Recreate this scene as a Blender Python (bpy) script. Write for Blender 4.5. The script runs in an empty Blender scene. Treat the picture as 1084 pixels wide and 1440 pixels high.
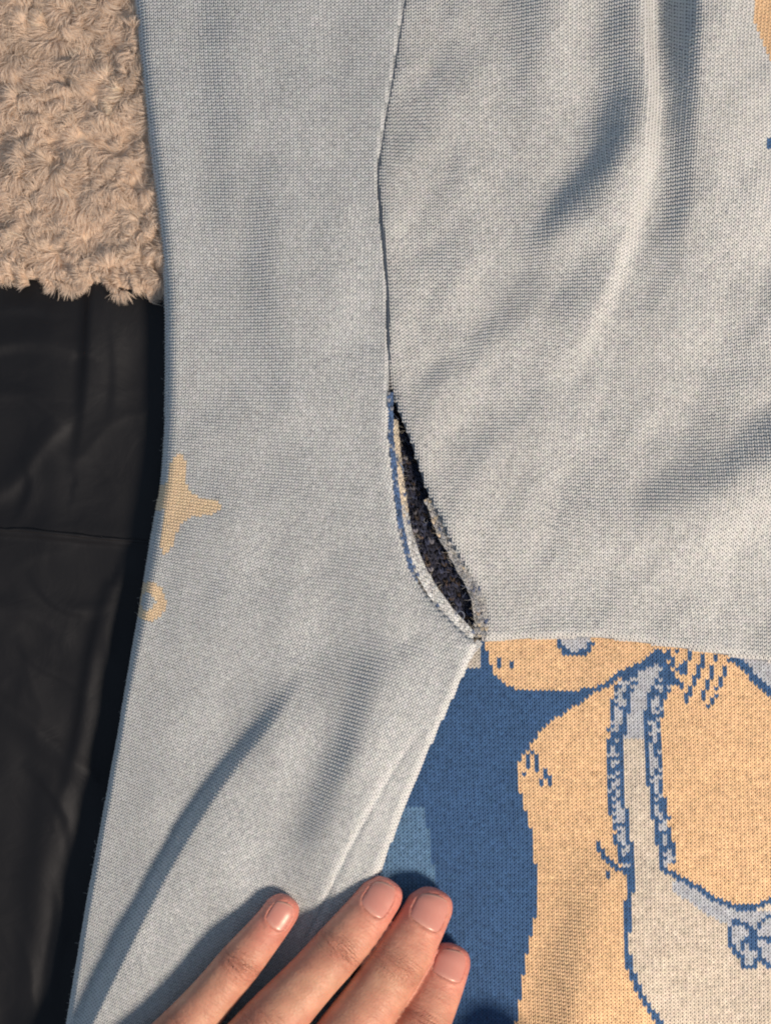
import bpy, math, random
import numpy as np
from mathutils import Vector

rng = np.random.default_rng(7)
random.seed(7)
SC = bpy.context.scene
S = 0.0002            # one layout unit = 0.2 mm
ZREF = 45.0           # height (units) of the plane the layout is drawn on
HC = 2100.0           # camera height above that plane (units)

# ------------------------------------------------------------------ camera, world, lamp, exposure
cam = bpy.data.cameras.new('camera')
cam.sensor_fit = 'VERTICAL'
cam.angle = 2 * math.atan(720 / HC)
cam.clip_start = 0.01
cam.clip_end = 20
cam_o = bpy.data.objects.new('camera', cam)
cam_o.location = (0, 0, (ZREF + HC) * S)
SC.collection.objects.link(cam_o)
SC.camera = cam_o

world = bpy.data.worlds.new('World')
SC.world = world
world.use_nodes = True
bg = world.node_tree.nodes['Background']
bg.inputs['Color'].default_value = (0.72, 0.86, 1.0, 1)
bg.inputs['Strength'].default_value = 0.31

LAMP_AZ, LAMP_EL, LAMP_D = math.radians(-43), math.radians(46), 0.72
ld = bpy.data.lights.new('bedside_lamp', 'AREA')
ld.shape = 'DISK'
ld.size = 0.135
ld.energy = 7.5
ld.color = (1.0, 0.78, 0.57)
lo = bpy.data.objects.new('bedside_lamp', ld)
aim = Vector((0.02, -0.02, 0.01))
ldir = Vector((math.cos(LAMP_EL) * math.cos(LAMP_AZ), math.cos(LAMP_EL) * math.sin(LAMP_AZ), math.sin(LAMP_EL)))
lo.location = aim + ldir * LAMP_D
lo.rotation_euler = (-ldir).to_track_quat('-Z', 'Y').to_euler()
SC.collection.objects.link(lo)

SC.view_settings.view_transform = 'Standard'
SC.view_settings.look = 'None'
SC.view_settings.gamma = 1
SC.view_settings.exposure = 0.0
SC.view_settings.use_curve_mapping = False
SC.cycles.filter_width = 2.1

# ------------------------------------------------------------------ helpers
def link(o, parent=None):
    SC.collection.objects.link(o)
    if parent is not None:
        o.parent = parent
    return o

def empty(name):
    o = bpy.data.objects.new(name, None)
    o.empty_display_size = 0.01
    return link(o)

def tag(o, label=None, cat=None, group=None, kind=None):
    if label: o['label'] = label
    if cat: o['category'] = cat
    if group: o['group'] = group
    if kind: o['kind'] = kind
    return o

def to_world(P):
    """layout units (x right, y down, z up) -> metres"""
    W = np.empty_like(P, dtype=np.float64)
    W[..., 0] = (P[..., 0] - 542) * S
    W[..., 1] = (720 - P[..., 1]) * S
    W[..., 2] = P[..., 2] * S
    return W

def mesh_np(name, P, F, mat, parent=None, col=None, smooth=True, world_space=False, vec=None):
    """P (n,3) layout units, F (m,3|4) faces, col (n,3)"""
    me = bpy.data.meshes.new(name)
    V = P if world_space else to_world(P)
    n, (m, k) = len(V), F.shape
    me.vertices.add(n)
    me.vertices.foreach_set('co', V.astype(np.float32).ravel())
    me.loops.add(m * k)
    me.loops.foreach_set('vertex_index', F.astype(np.int32).ravel())
    me.polygons.add(m)
    me.polygons.foreach_set('loop_start', np.arange(0, m * k, k, dtype=np.int32))
    me.polygons.foreach_set('loop_total', np.full(m, k, dtype=np.int32))
    if smooth:
        me.polygons.foreach_set('use_smooth', np.ones(m, dtype=bool))
    me.update(calc_edges=True)
    if col is not None:
        a = me.attributes.new('Col', 'FLOAT_COLOR', 'POINT')
        c4 = np.ones((n, 4), dtype=np.float32)
        c4[:, :3] = col
        a.data.foreach_set('color', c4.ravel())
    if vec is not None:
        for nm, arr in vec.items():
            a = me.attributes.new(nm, 'FLOAT_VECTOR', 'POINT')
            a.data.foreach_set('vector', arr.astype(np.float32).ravel())
    me.materials.append(mat)
    o = bpy.data.objects.new(name, me)
    return link(o, parent)

def grid_faces(nr, nc, wrap=False):
    i = np.arange(nr - 1)[:, None]
    j = np.arange(nc if wrap else nc - 1)[None, :]
    jn = (j + 1) % nc
    a = i * nc + j; b = i * nc + jn; c = (i + 1) * nc + jn; d = (i + 1) * nc + j
    return np.stack([a, d, c, b], -1).reshape(-1, 4)

def lin(r, g, b):
    f = lambda c: ((c / 255 + 0.055) / 1.055) ** 2.4 if c / 255 > 0.04045 else c / 255 / 12.92
    return np.array([f(r), f(g), f(b)])

def smooth_noise(seed, cell, x, y):
    """value noise, vectorised"""
    r = np.random.default_rng(seed).random((128, 128)) * 2 - 1
    gx, gy = np.asarray(x) / cell + 40, np.asarray(y) / cell + 40
    ix, iy = np.floor(gx).astype(int), np.floor(gy).astype(int)
    fx, fy = gx - ix, gy - iy
    fx = fx * fx * (3 - 2 * fx); fy = fy * fy * (3 - 2 * fy)
    g = lambda a, b: r[b % 128, a % 128]
    return (g(ix, iy) * (1 - fx) + g(ix + 1, iy) * fx) * (1 - fy) + (g(ix, iy + 1) * (1 - fx) + g(ix + 1, iy + 1) * fx) * fy

def pdist(X, Y, pts):
    """distance, side (+1 on the image-left of a path going down), arc parameter in point index"""
    pts = np.asarray(pts, float)
    best = np.full(X.shape, 1e18); side = np.zeros(X.shape); par = np.zeros(X.shape)
    for i in range(len(pts) - 1):
        ax, ay = pts[i, :2]; bx, by = pts[i + 1, :2]
        dx, dy = bx - ax, by - ay
        t = np.clip(((X - ax) * dx + (Y - ay) * dy) / (dx * dx + dy * dy + 1e-9), 0, 1)
        qx, qy = X - (ax + t * dx), Y - (ay + t * dy)
        d2 = qx * qx + qy * qy
        m = d2 < best
        best[m] = d2[m]; par[m] = i + t[m]
        side[m] = np.sign(dx * (Y - ay) - dy * (X - ax))[m]
    return np.sqrt(best), side, par

def ridge(X, Y, pts, wL, wR, p=2.0):
    """pts rows (x, y, height); different widths on both sides"""
    pts = np.asarray(pts, float)
    # densify for roundness
    t = np.arange(len(pts)); tt = np.linspace(0, len(pts) - 1, (len(pts) - 1) * 4 + 1)
    q = np.stack([np.interp(tt, t, pts[:, k]) for k in range(3)], 1)
    ker = np.array([.25, .5, .25])
    for _ in range(4):
        q[1:-1] = .25 * q[:-2] + .5 * q[1:-1] + .25 * q[2:]
    mg = 2.8 * max(wL, wR)
    mk = (X > q[:, 0].min() - mg) & (X < q[:, 0].max() + mg) & (Y > q[:, 1].min() - mg) & (Y < q[:, 1].max() + mg)
    out = np.zeros(X.shape)
    d, s, par = pdist(X[mk], Y[mk], q)
    h = np.interp(par, np.arange(len(q)), q[:, 2])
    w = np.where(s > 0, wL, wR)
    out[mk] = h * np.exp(-(d / w) ** p)
    return out

GX0, GX1, GY0, GY1, GD = -420, 1560, -420, 1960, 2.0
gx = np.arange(GX0, GX1 + GD, GD); gy = np.arange(GY0, GY1 + GD, GD)
GX, GY = np.meshgrid(gx, gy)

class Height:
    def __init__(self, Z):
        self.Z = Z
        self.dy, self.dx = np.gradient(Z, GD)
    def _s(self, A, x, y):
        fx = np.clip((x - GX0) / GD, 0, A.shape[1] - 1.001); fy = np.clip((y - GY0) / GD, 0, A.shape[0] - 1.001)
        ix, iy = fx.astype(int), fy.astype(int)
        fx = fx - ix; fy = fy - iy
        return (A[iy, ix] * (1 - fx) + A[iy, ix + 1] * fx) * (1 - fy) + (A[iy + 1, ix] * (1 - fx) + A[iy + 1, ix + 1] * fx) * fy
    def z(self, x, y):
        return self._s(self.Z, np.asarray(x, float), np.asarray(y, float))
    def normal(self, x, y):
        a, b = self._s(self.dx, x, y), self._s(self.dy, x, y)
        n = np.stack([-a, -b, np.ones_like(a)], -1)
        return n / np.linalg.norm(n, axis=-1, keepdims=True)

def curve1d(pts, sig=8.0):
    """x as a smoothed function of y (or the reverse)"""
    pts = np.asarray(pts, float)
    t = np.arange(pts[0, 0], pts[-1, 0] + 1, 2.0)
    v = np.interp(t, pts[:, 0], pts[:, 1])
    n = int(3 * sig / 2); k = np.exp(-0.5 * (np.arange(-n, n + 1) * 2 / sig) ** 2); k /= k.sum()
    vp = np.pad(v, n, mode='reflect', reflect_type='odd')
    v = np.convolve(vp, k, 'valid')
    return lambda q: np.interp(q, t, v)

# ------------------------------------------------------------------ materials
def new_mat(name):
    m = bpy.data.materials.new(name)
    m.use_nodes = True
    nt = m.node_tree
    return m, nt, nt.nodes['Principled BSDF']

def yarn_material(name, fibre=0.08, sheen=0.25):
    m, nt, p = new_mat(name)
    at = nt.nodes.new('ShaderNodeAttribute'); at.attribute_name = 'Col'
    tc = nt.nodes.new('ShaderNodeTexCoord')
    no = nt.nodes.new('ShaderNodeTexNoise'); no.inputs['Scale'].default_value = 2600; no.inputs['Detail'].default_value = 3
    nt.links.new(tc.outputs['Object'], no.inputs['Vector'])
    mr = nt.nodes.new('ShaderNodeMapRange')
    mr.inputs['From Min'].default_value = .25; mr.inputs['From Max'].default_value = .75
    mr.inputs['To Min'].default_value = 1 - fibre; mr.inputs['To Max'].default_value = 1 + fibre * .6
    nt.links.new(no.outputs['Fac'], mr.inputs['Value'])
    mx = nt.nodes.new('ShaderNodeVectorMath'); mx.operation = 'SCALE'
    nt.links.new(at.outputs['Color'], mx.inputs[0]); nt.links.new(mr.outputs['Result'], mx.inputs['Scale'])
    nt.links.new(mx.outputs['Vector'], p.inputs['Base Color'])
    p.inputs['Roughness'].default_value = .85
    p.inputs['Specular IOR Level'].default_value = .25
    p.inputs['Sheen Weight'].default_value = sheen
    p.inputs['Sheen Roughness'].default_value = .5
    bu = nt.nodes.new('ShaderNodeBump'); bu.inputs['Strength'].default_value = .35; bu.inputs['Distance'].default_value = .0002
    nt.links.new(no.outputs['Fac'], bu.inputs['Height']); nt.links.new(bu.outputs['Normal'], p.inputs['Normal'])
    return m

M_YARN = yarn_material('cotton_yarn')
M_BACK = yarn_material('knit_backing', .3, .1)

# ------------------------------------------------------------------ the setting: bed sheet
def sheet_height(X, Y):
    z = 3.0 * smooth_noise(1, 90, X, Y) + 1.2 * smooth_noise(2, 34, X, Y * .6)
    wx, wy = X + 14 * smooth_noise(5, 50, X, Y), Y + 14 * smooth_noise(6, 50, X, Y)
    z += 2.2 * (1 - np.abs(smooth_noise(7, 95, wx, wy * .55))) ** 4 + .8 * (1 - np.abs(smooth_noise(8, 45, wx * .8, wy * .6))) ** 4
    z += ridge(X, Y, [(128, 330, 12), (124, 430, 14), (118, 520, 12), (112, 590, 7), (100, 660, 2)], 11, 46)
    z += ridge(X, Y, [(60, 430, 2), (62, 520, 6), (70, 640, 7), (60, 740, 3)], 40, 30)
    z += ridge(X, Y, [(-300, 752, 8), (-100, 744, 8), (30, 750, 8), (110, 758, 8), (178, 764, 6), (250, 772, 5)], 5, 26)
    z += ridge(X, Y, [(-80, 500, 6), (30, 470, 6), (95, 490, 4)], 9, 28)
    z += ridge(X, Y, [(-50, 700, 3), (10, 690, 6), (50, 620, 5), (90, 590, 3)], 12, 20)
    z += ridge(X, Y, [(150, 830, 5), (128, 900, 9), (112, 1000, 10), (100, 1080, 6), (70, 1160, 2)], 10, 26)
    z += ridge(X, Y, [(-60, 960, 3), (20, 1010, 8), (70, 1060, 9), (118, 1095, 4)], 24, 14)
    z += ridge(X, Y, [(60, 1120, 3), (52, 1230, 8), (40, 1350, 9), (20, 1480, 5)], 22, 26)
    for q_ in ([(-40, 560, 0), (20, 545, 5), (60, 575, 4), (92, 600, 0)], [(20, 640, 0), (40, 670, 5), (30, 710, 4), (10, 740, 0)],
               [(30, 800, 0), (60, 850, 5), (110, 870, 5), (150, 850, 0)], [(10, 900, 0), (40, 940, 5), (90, 960, 4), (120, 985, 0)],
               [(20, 1080, 0), (50, 1100, 5), (90, 1150, 5), (95, 1220, 0)], [(70, 1240, 0), (80, 1300, 5), (60, 1380, 4), (62, 1440, 0)],
               [(-20, 430, 0), (30, 425, 4), (80, 440, 0)], [(150, 430, 0), (160, 520, 4), (150, 600, 0)]):
        z += ridge(X, Y, q_, 7, 15)
    z += ridge(X, Y, [(-80, 870, 3), (0, 850, 5), (70, 880, 4), (110, 930, 2)], 16, 16)
    return z
sx = np.concatenate([np.arange(-700, -60, 20.), np.arange(-60, 320, 4.), np.arange(320, 1800, 20.)])
sy = np.concatenate([np.arange(-700, 340, 20.), np.arange(340, 1520, 4.), np.arange(1520, 2200, 20.)])
SX, SY = np.meshgrid(sx, sy)
SZ = sheet_height(SX, SY)

m, nt, p = new_mat('charcoal_sateen')
p.inputs['Base Color'].default_value = (.0068, .0064, .0074, 1)
p.inputs['Specular Tint'].default_value = (.72, .82, 1, 1)
p.inputs['Roughness'].default_value = .6
p.inputs['Specular IOR Level'].default_value = .38
p.inputs['Sheen Weight'].default_value = .04
p.inputs['Sheen Tint'].default_value = (.7, .6, .6, 1)
tc = nt.nodes.new('ShaderNodeTexCoord')
n1 = nt.nodes.new('ShaderNodeTexNoise'); n1.inputs['Scale'].default_value = 75; n1.inputs['Detail'].default_value = 4
n1.inputs['Distortion'].default_value = .6
w1 = nt.nodes.new('ShaderNodeTexWave'); w1.inputs['Scale'].default_value = 900; w1.inputs['Distortion'].default_value = 1.5
b1 = nt.nodes.new('ShaderNodeBump'); b1.inputs['Strength'].default_value = .4; b1.inputs['Distance'].default_value = .0012
b2 = nt.nodes.new('ShaderNodeBump'); b2.inputs['Strength'].default_value = .12; b2.inputs['Distance'].default_value = .0002
nt.links.new(tc.outputs['Object'], n1.inputs['Vector']); nt.links.new(tc.outputs['Object'], w1.inputs['Vector'])
nt.links.new(n1.outputs['Fac'], b1.inputs['Height']); nt.links.new(w1.outputs['Fac'], b2.inputs['Height'])
nt.links.new(b1.outputs['Normal'], b2.inputs['Normal']); nt.links.new(b2.outputs['Normal'], p.inputs['Normal'])
M_SHEET = m
sheet = mesh_np('bed_sheet', np.stack([SX, SY, SZ], -1).reshape(-1, 3), grid_faces(len(sy), len(sx)), M_SHEET)
tag(sheet, 'rumpled charcoal sateen bed sheet under the sweater and the fleece', 'bed sheet')

# stitched hem line on the sheet (a folded cord of cloth)
def tube(pts, r, sides=6):
    pts = np.asarray(pts, float); n = len(pts)
    tan = np.gradient(pts, axis=0); tan /= np.linalg.norm(tan, axis=1, keepdims=True) + 1e-9
    up = np.array([0, 0, 1.0]) + np.zeros_like(tan)
    si = np.cross(tan, up); ln = np.linalg.norm(si, axis=1, keepdims=True)
    si = np.where(ln > 1e-3, si / (ln + 1e-9), np.array([1., 0, 0]))
    up = np.cross(si, tan)
    r = np.broadcast_to(np.asarray(r, float), (n,))
    a = np.arange(sides) / sides * 2 * np.pi
    P = pts[:, None, :] + r[:, None, None] * (np.cos(a)[None, :, None] * si[:, None, :] + np.sin(a)[None, :, None] * up[:, None, :])
    return P.reshape(-1, 3), grid_faces(n, sides, True)

hx = np.arange(-200, 255, 5.)
hy = np.interp(hx, [-300, -100, 30, 110, 178, 260], [747, 740, 746, 754, 760, 768]) + 1.0 * smooth_noise(9, 20, hx, hx * 0)
hz = sheet_height(hx, hy) + .4
P, F = tube(np.stack([hx, hy, hz], 1), 2.7 + .6 * smooth_noise(3, 9, hx, hx * 0), 6)
mesh_np('hem', P, F, M_SHEET, sheet)

# ------------------------------------------------------------------ sweater outlines (layout units)
EL = curve1d([(-420, 150), (-150, 172), (0, 185), (150, 200), (330, 222), (450, 229), (600, 227), (680, 222), (733, 211), (800, 201), (860, 192), (900, 185),
              (1030, 163), (1180, 135), (1350, 105), (1440, 90), (1560, 68), (1960, 0)], 22)           # left fold of the sleeve
ER_a = curve1d([(-420, 590), (-120, 584), (0, 568), (100, 553), (170, 540), (250, 530), (330, 537), (400, 543), (480, 545),
                (550, 545), (607, 546), (671, 552), (738, 560), (800, 575), (822, 589), (845, 607), (868, 628), (890, 652), (906, 671)], 7)
ER_b = curve1d([(906, 671), (975, 640), (1040, 609), (1130, 570), (1240, 529), (1300, 510), (1440, 478), (1700, 410), (1960, 360)], 12)
def ER(y):
    y = np.asarray(y, float)
    return np.where(y < 906, ER_a(y), ER_b(y))
RL_ = curve1d([(-420, 584), (-120, 578), (0, 562), (100, 547), (170, 534), (250, 524), (330, 531), (400, 537), (480, 540),
               (530, 544), (549, 549), (576, 559), (622, 578), (653, 588), (683, 597), (708, 608), (726, 619), (754, 630), (793, 651),
               (821, 667), (845, 676), (870, 680), (906, 677)], 6)
RB_ = curve1d([(600, 908), (672, 906), (720, 901), (790, 898), (845, 897), (951, 911), (1084, 932), (1300, 972), (1560, 1010)], 14)

# ------------------------------------------------------------------ sweater heights
def edge_drop(d, r, drop):
    t = np.clip(d / r, 0, 1)
    return drop * (1 - np.sqrt(np.clip(1 - (1 - t) ** 2, 0, 1)))

# left panel
Z = 60 + 3.2 * smooth_noise(11, 80, GX, GY) + 1.2 * smooth_noise(12, 32, GX, GY)
Z += ridge(GX, GY, [(335, -200, 6), (335, -80, 7), (328, 80, 7), (330, 180, 9), (335, 260, 8), (350, 330, 4), (380, 400, 0)], 34, 90)
Z += ridge(GX, GY, [(430, 240, 0), (425, 320, 6), (440, 400, 7), (470, 500, 0)], 45, 60)
Z += ridge(GX, GY, [(440, 940, 0), (402, 1002, 11), (350, 1062, 20), (311, 1115, 27), (260, 1193, 31), (208, 1295, 34), (142, 1427, 35), (95, 1530, 36), (-20, 1900, 36)], 16, 120)
Z += ridge(GX, GY, [(565, 900, 0), (535, 975, 24), (500, 1070, 36), (468, 1170, 32), (440, 1240, 10), (420, 1300, 0)], 40, 60)
Z += ridge(GX, GY, [(600, 1000, 0), (558, 1046, 1), (520, 1110, 1.2), (480, 1185, 1.6), (446, 1262, 2), (420, 1310, 2)], 12, 6)
Z -= ridge(GX, GY, [(610, 1008, 0), (568, 1052, 2), (530, 1115, 3), (489, 1191, 3.4), (455, 1268, 3.6), (430, 1316, 3)], 4, 5)
Z += ridge(GX, GY, [(330, 680, 0), (340, 800, 5), (325, 900, 5), (310, 1020, 0)], 60, 60)
Z += ridge(GX, GY, [(480, 640, 0), (500, 760, 7), (540, 850, 6), (570, 900, 0)], 50, 40)
Z += 3.2 * smooth_noise(13, 48, GX + .16 * np.maximum(GY - 700, 0), GY * .26)
Z += ridge(GX, GY, [(370, 60, 0), (395, 230, 12), (415, 400, 15), (425, 560, 9), (430, 720, 0)], 48, 70)
Z += ridge(GX, GY, [(450, 900, 0), (432, 970, 13), (395, 1040, 14), (350, 1120, 0)], 46, 60)
dL = (GX - EL(GY)) * .985
dR = (ER(GY) - GX)
slope_r = np.where(GY < 906, .97, .93)
dR = dR * slope_r
Z -= edge_drop(np.maximum(dL, 0), np.interp(GY, [780, 1000], [26, 15]), 62)
below = np.clip((GY - 560) / 60, 0, 1)
r_e = np.where(GY < 906, 6 + 10 * below, 15); dr_e = np.where(GY < 560, 6, np.where(GY < 906, 14, 26))
Z -= edge_drop(np.maximum(dR, 0), r_e, dr_e)
Z = np.maximum(Z, 1.0)
H_LEFT = Height(Z)

# right panel
Z = 55 + 4.0 * smooth_noise(21, 75, GX, GY) + 1.6 * smooth_noise(22, 32, GX, GY)
Z += ridge(GX, GY, [(790, -250, 32.76), (775, -50, 30.94), (772, 80, 27.3), (762, 180, 14.56), (742, 250, 1.82)], 46, 55)
Z += ridge(GX, GY, [(880, -250, 62), (884, -50, 56), (891, 60, 51), (896, 150, 44), (894, 225, 36), (880, 290, 28), (858, 370, 22), (826, 450, 15), (780, 540, 0)], 44, 19)
Z += ridge(GX, GY, [(890, 150, 5.265), (865, 230, 21.06), (835, 290, 26.325), (780, 345, 21.06), (735, 375, 3.51)], 36, 42)
Z += ridge(GX, GY, [(975, -250, 78), (974, -60, 74), (974, 60, 68), (975, 150, 56), (974, 230, 38), (966, 330, 19), (950, 440, 0)], 30, 105)
Z += ridge(GX, GY, [(1300, 480, 50.83), (1160, 595, 47.84), (1084, 648, 41.86), (1010, 702, 31.395), (940, 724, 20.93), (860, 727, 11.96), (785, 715, 0)], 46, 66)
Z += ridge(GX, GY, [(690, 140, 0), (668, 210, 9.1), (640, 280, 9.1), (610, 340, 1.3)], 22, 34)
Z += ridge(GX, GY, [(1060, 370, 0), (1040, 410, 6.5), (1020, 450, 0)], 14, 26)
Z += ridge(GX, GY, [(930, 560, 0), (900, 610, 5.2), (850, 660, 3.9), (810, 690, 0)], 26, 40)
ra, rb = GX * .86 + GY * .5, GY * .86 - GX * .5
Z += 6.5 * smooth_noise(23, 62, ra, rb * .28) * np.clip((1000 - GY) / 500, .3, 1) + 1.6 * smooth_noise(24, 26, ra, rb * .35)
Z -= 12 * np.exp(-(((GX - 672) ** 2 + (GY - 900) ** 2) / 90 ** 2))
dRL = (GX - RL_(GY)) * .93
dRB = (RB_(GX) - GY)
Z -= edge_drop(np.maximum(dRL, 0), np.where(GY < 560, 18, 11), np.where(GY < 560, 16, 10))
Z -= edge_drop(np.maximum(dRB, 0), 13, 24)
H_RIGHT = Height(np.maximum(Z, 20))

# patterned front panel
Z = 24 + 1.3 * smooth_noise(31, 70, GX, GY) + .6 * smooth_noise(32, 28, GX, GY)
Z += ridge(GX, GY, [(872, 1200, 2), (856, 1260, 16), (836, 1330, 25), (822, 1400, 30), (808, 1480, 30), (780, 1600, 26)], 52, 100)
Z += ridge(GX, GY, [(960, 1300, 0), (930, 1360, 5), (905, 1420, 6), (880, 1500, 4)], 30, 60)
H_PAT = Height(Z)

# layer seen through the hole
Z = 20 + 3.5 * smooth_noise(41, 14, GX, GY) + 2 * smooth_noise(42, 6, GX, GY)
H_IN = Height(Z)

# ------------------------------------------------------------------ knit builder: every stitch is a V of two yarn legs
RING_DU = np.array([.05, .26, .46])
RING_DV = np.array([.70, .04, -.60])
RING_R = np.array([.13, .205, .15])
RING_N = np.array([-.10, .32, -.02])

def knit(name, mapf, u0, u1, pu, v0, v1, pv, inside, height, colf, parent, mat=None, seed=0, dvs=1.0, dus=1.0, jit=.022, cjit=.02, fat=1.0, hscale=1.0):
    r = np.random.default_rng(seed)
    U, V = np.meshgrid(np.arange(u0, u1, pu), np.arange(v0, v1, pv))
    U = U.ravel(); V = V.ravel()
    x, y = mapf(U, V)
    k = inside(x, y)
    U, V, x, y = U[k], V[k], x[k], y[k]
    n = len(U)
    c0 = colf(x, y)
    U = U + r.normal(0, jit * pu, n); V = V + r.normal(0, jit * pv, n)
    fatj = fat * (1 + r.normal(0, .08, n))
    side = np.array([-1., 1.])[None, :, None, None]
    cr = np.array([-1., 0, 1.])[None, None, None, :]
    du = RING_DU[None, None, :, None] * dus; dv = RING_DV[None, None, :, None] * dvs
    rr = RING_R[None, None, :, None] * fatj[:, None, None, None]
    nn = RING_N[None, None, :, None]
    al = math.atan2(.41 * pu, 1.16 * pv)
    ca, sa = math.cos(al), math.sin(al)
    uu = U[:, None, None, None] + pu * (side * du + cr * rr * ca)
    vv = V[:, None, None, None] + pv * dv + pu * side * cr * rr * sa
    lift = hscale * pu * (nn + np.where(cr == 0, .17, -.12) + 0 * side) + r.normal(0, .02 * pu, n)[:, None, None, None]
    uu, vv, lift = np.broadcast_arrays(uu, vv, lift)
    uu = uu.reshape(-1); vv = vv.reshape(-1); lift = lift.reshape(-1)
    X, Y = mapf(uu, vv)
    P = np.stack([X, Y, height.z(X, Y)], -1) + height.normal(X, Y) * lift[:, None]
    # faces
    base = np.arange(n * 2) * 9
    loc = []
    for i in range(2):
        for j in range(2):
            a = i * 3 + j
            loc.append([a, a + 1, a + 4, a + 3])
    loc = np.array(loc)
    F = (base[:, None, None] + loc[None]).reshape(-1, 4)
    c = c0[:, None, :] * (1 + r.normal(0, cjit, n))[:, None, None]
    c = c * (1 + r.normal(0, .008, (n, 1, 3)))
    col = np.repeat(np.clip(c, 0, 1), 18, axis=1).reshape(-1, 3)
    o = mesh_np(name, P, F, mat or M_YARN, parent, col)
    tag(o, kind='stuff')
    return o

FR = 80      # stitches are built this far past the frame
def in_frame(x, y):
    return (x > -FR) & (x < 1084 + FR) & (y > -FR) & (y < 1440 + FR)

sweater = empty('sweater')
sweater.location = (0, 0, 0)
tag(sweater, 'pale blue knitted sweater with a torn underarm seam and a cream and navy picture', 'sweater')

PALE = np.array([.61, .672, .745])
PALE_BACK = np.array([.185, .225, .285])
CREAM = np.array([.75, .565, .385])
STARC = np.array([.88, .745, .57])
NAVY = np.array([.048, .130, .315])
MIDBLUE = np.array([.12, .25, .46])
WHITE = np.array([.64, .61, .575])
PALEB = np.array([.47, .53, .64])

def poly_in(x, y, poly):
    poly = np.asarray(poly, float); r = np.zeros(np.shape(x), bool)
    j = len(poly) - 1
    for i in range(len(poly)):
        xi, yi = poly[i]; xj, yj = poly[j]
        if yi != yj:
            r ^= ((yi > y) != (yj > y)) & (x < (xj - xi) * (y - yi) / (yj - yi) + xi)
        j = i
    return r

def near(x, y, pts, w):
    d, _, _ = pdist(np.asarray(x, float), np.asarray(y, float), pts)
    return d < w / 2

def mel(x, y, c, seed):
    """soft mottling of the dyed yarn"""
    k = 1 + .03 * smooth_noise(seed, 60, x, y) + .02 * smooth_noise(seed + 1, 14, x, y * .3)
    return np.asarray(c)[None, :] * k[:, None]

# --- left panel -------------------------------------------------
STAR = [(252, 637), (243, 644), (240, 671), (232, 681), (190, 684), (190, 716), (231, 717), (231, 735), (227, 766), (231, 779), (240, 778), (247, 760),
        (255, 738), (270, 726), (297, 724), (313, 717), (313, 708), (303, 702), (280, 699), (267, 687), (262, 673), (263, 648), (257, 638)]
def star_soft(x, y):
    return poly_in(x, y, STAR)
def col_left(x, y):
    c = mel(x, y, PALE, 51)
    jx = x + .8 * smooth_noise(77, 6, x, y)
    st = star_soft(jx, y)
    d = np.hypot(jx - 210, (y - 845) * .95)
    rg = (d < 26) & (d > 11)
    c[st | rg] = STARC
    return c
def map_left(u, v):
    kk = .15 + .20 * np.clip((u - 230) / 440, -.3, 1.2)
    g = ((v - 640) + np.sqrt((v - 640) ** 2 + 150 ** 2)) / 2
    x = u - kk * g + 6
    top = np.clip(450 - v, 0, 900)
    x = x - .085 * top * np.clip(1 - (u - 228) / 330, 0, 1.3)
    x = x + .02 * top * np.clip((u - 300) / 250, 0, 1)
    y = v + .26 / (1 + np.exp(-(v - 760) / 110)) * (u - 430)
    x = x + 3.0 * smooth_noise(61, 90, u, v); y = y + 3.0 * smooth_noise(62, 90, u, v)
    return x, y
def inside_left(x, y):
    return in_frame(x, y) & (x > EL(y) + 1.0) & (x < ER(y) - 1.2)

ys = np.concatenate([np.arange(-400, 900, 6.), np.arange(900, 912, 2.), np.arange(912, 1900, 6.)])
def width_grid(a, b, n_mid, e0=40, e1=20):
    """parameter 0..1 dense at both ends"""
    return None
t0 = np.concatenate([np.linspace(0, .09, 14)[:-1], np.linspace(.09, .93, 60)[:-1], np.linspace(.93, 1, 12)])
YY = np.repeat(ys[:, None], len(t0), 1)
XX = EL(YY) + t0[None, :] * (ER(YY) - EL(YY))
ZZ = H_LEFT.z(XX, YY) - .9
PB = np.stack([XX, YY, ZZ], -1).reshape(-1, 3)
cb = np.tile(PALE_BACK, (len(PB), 1))
stb = col_left(PB[:, 0], PB[:, 1])[:, 0] > .80
cb[stb] = STARC * .6
body = mesh_np('sleeve', PB, grid_faces(len(ys), len(t0)), M_BACK, sweater, cb)
body['label'] = 'plain pale blue knit panel with a cream star by its folded edge'
knit('stitch_rows', map_left, -60, 1150, 5.1, -420, 1900, 4.6, inside_left, H_LEFT, col_left, body, seed=1, dvs=.86, dus=.90, fat=.95)

# --- right panel ------------------------------------------------
def col_right(x, y):
    c = mel(x, y, PALE * np.array([1.02, 1.0, .98]), 53)
    c[poly_in(x, y, [(1032, -200), (1043, 0), (1049, 50), (1070, 92), (1110, 140), (1300, 160), (1300, -200)])] = CREAM * .95
    c[near(x, y, [(1076, 204), (1077, 210), (1110, 212)], 9)] = NAVY
    return c
def map_right(u, v):
    x = u + .035 * (v - 400) * np.clip((900 - u) / 350, -.3, 1)
    y = v + .05 * (u - 800) * np.clip((v - 200) / 700, -.3, 1)
    # courses bend down towards the underarm corner
    y = y + 16 * np.exp(-((u - 660) / 70) ** 2) * np.clip((v - 700) / 200, 0, 1)
    x = x + 6 * smooth_noise(63, 110, u, v); y = y + 7 * smooth_noise(64, 120, u, v)
    return x, y
def inside_right(x, y):
    return in_frame(x, y) & (x > RL_(y) + 1.2) & (y < RB_(x) - 1.0)
ns, ntt = 210, 150
s_ = np.concatenate([np.linspace(0, .985, ns - 10)[:-1], np.linspace(.985, 1, 11)])
t_ = np.concatenate([np.linspace(0, .03, 12)[:-1], np.linspace(.03, 1, ntt - 11)])
SS, TT = np.meshgrid(s_, t_, indexing='ij')
y0 = -400 + SS * (906 + 400)
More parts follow.
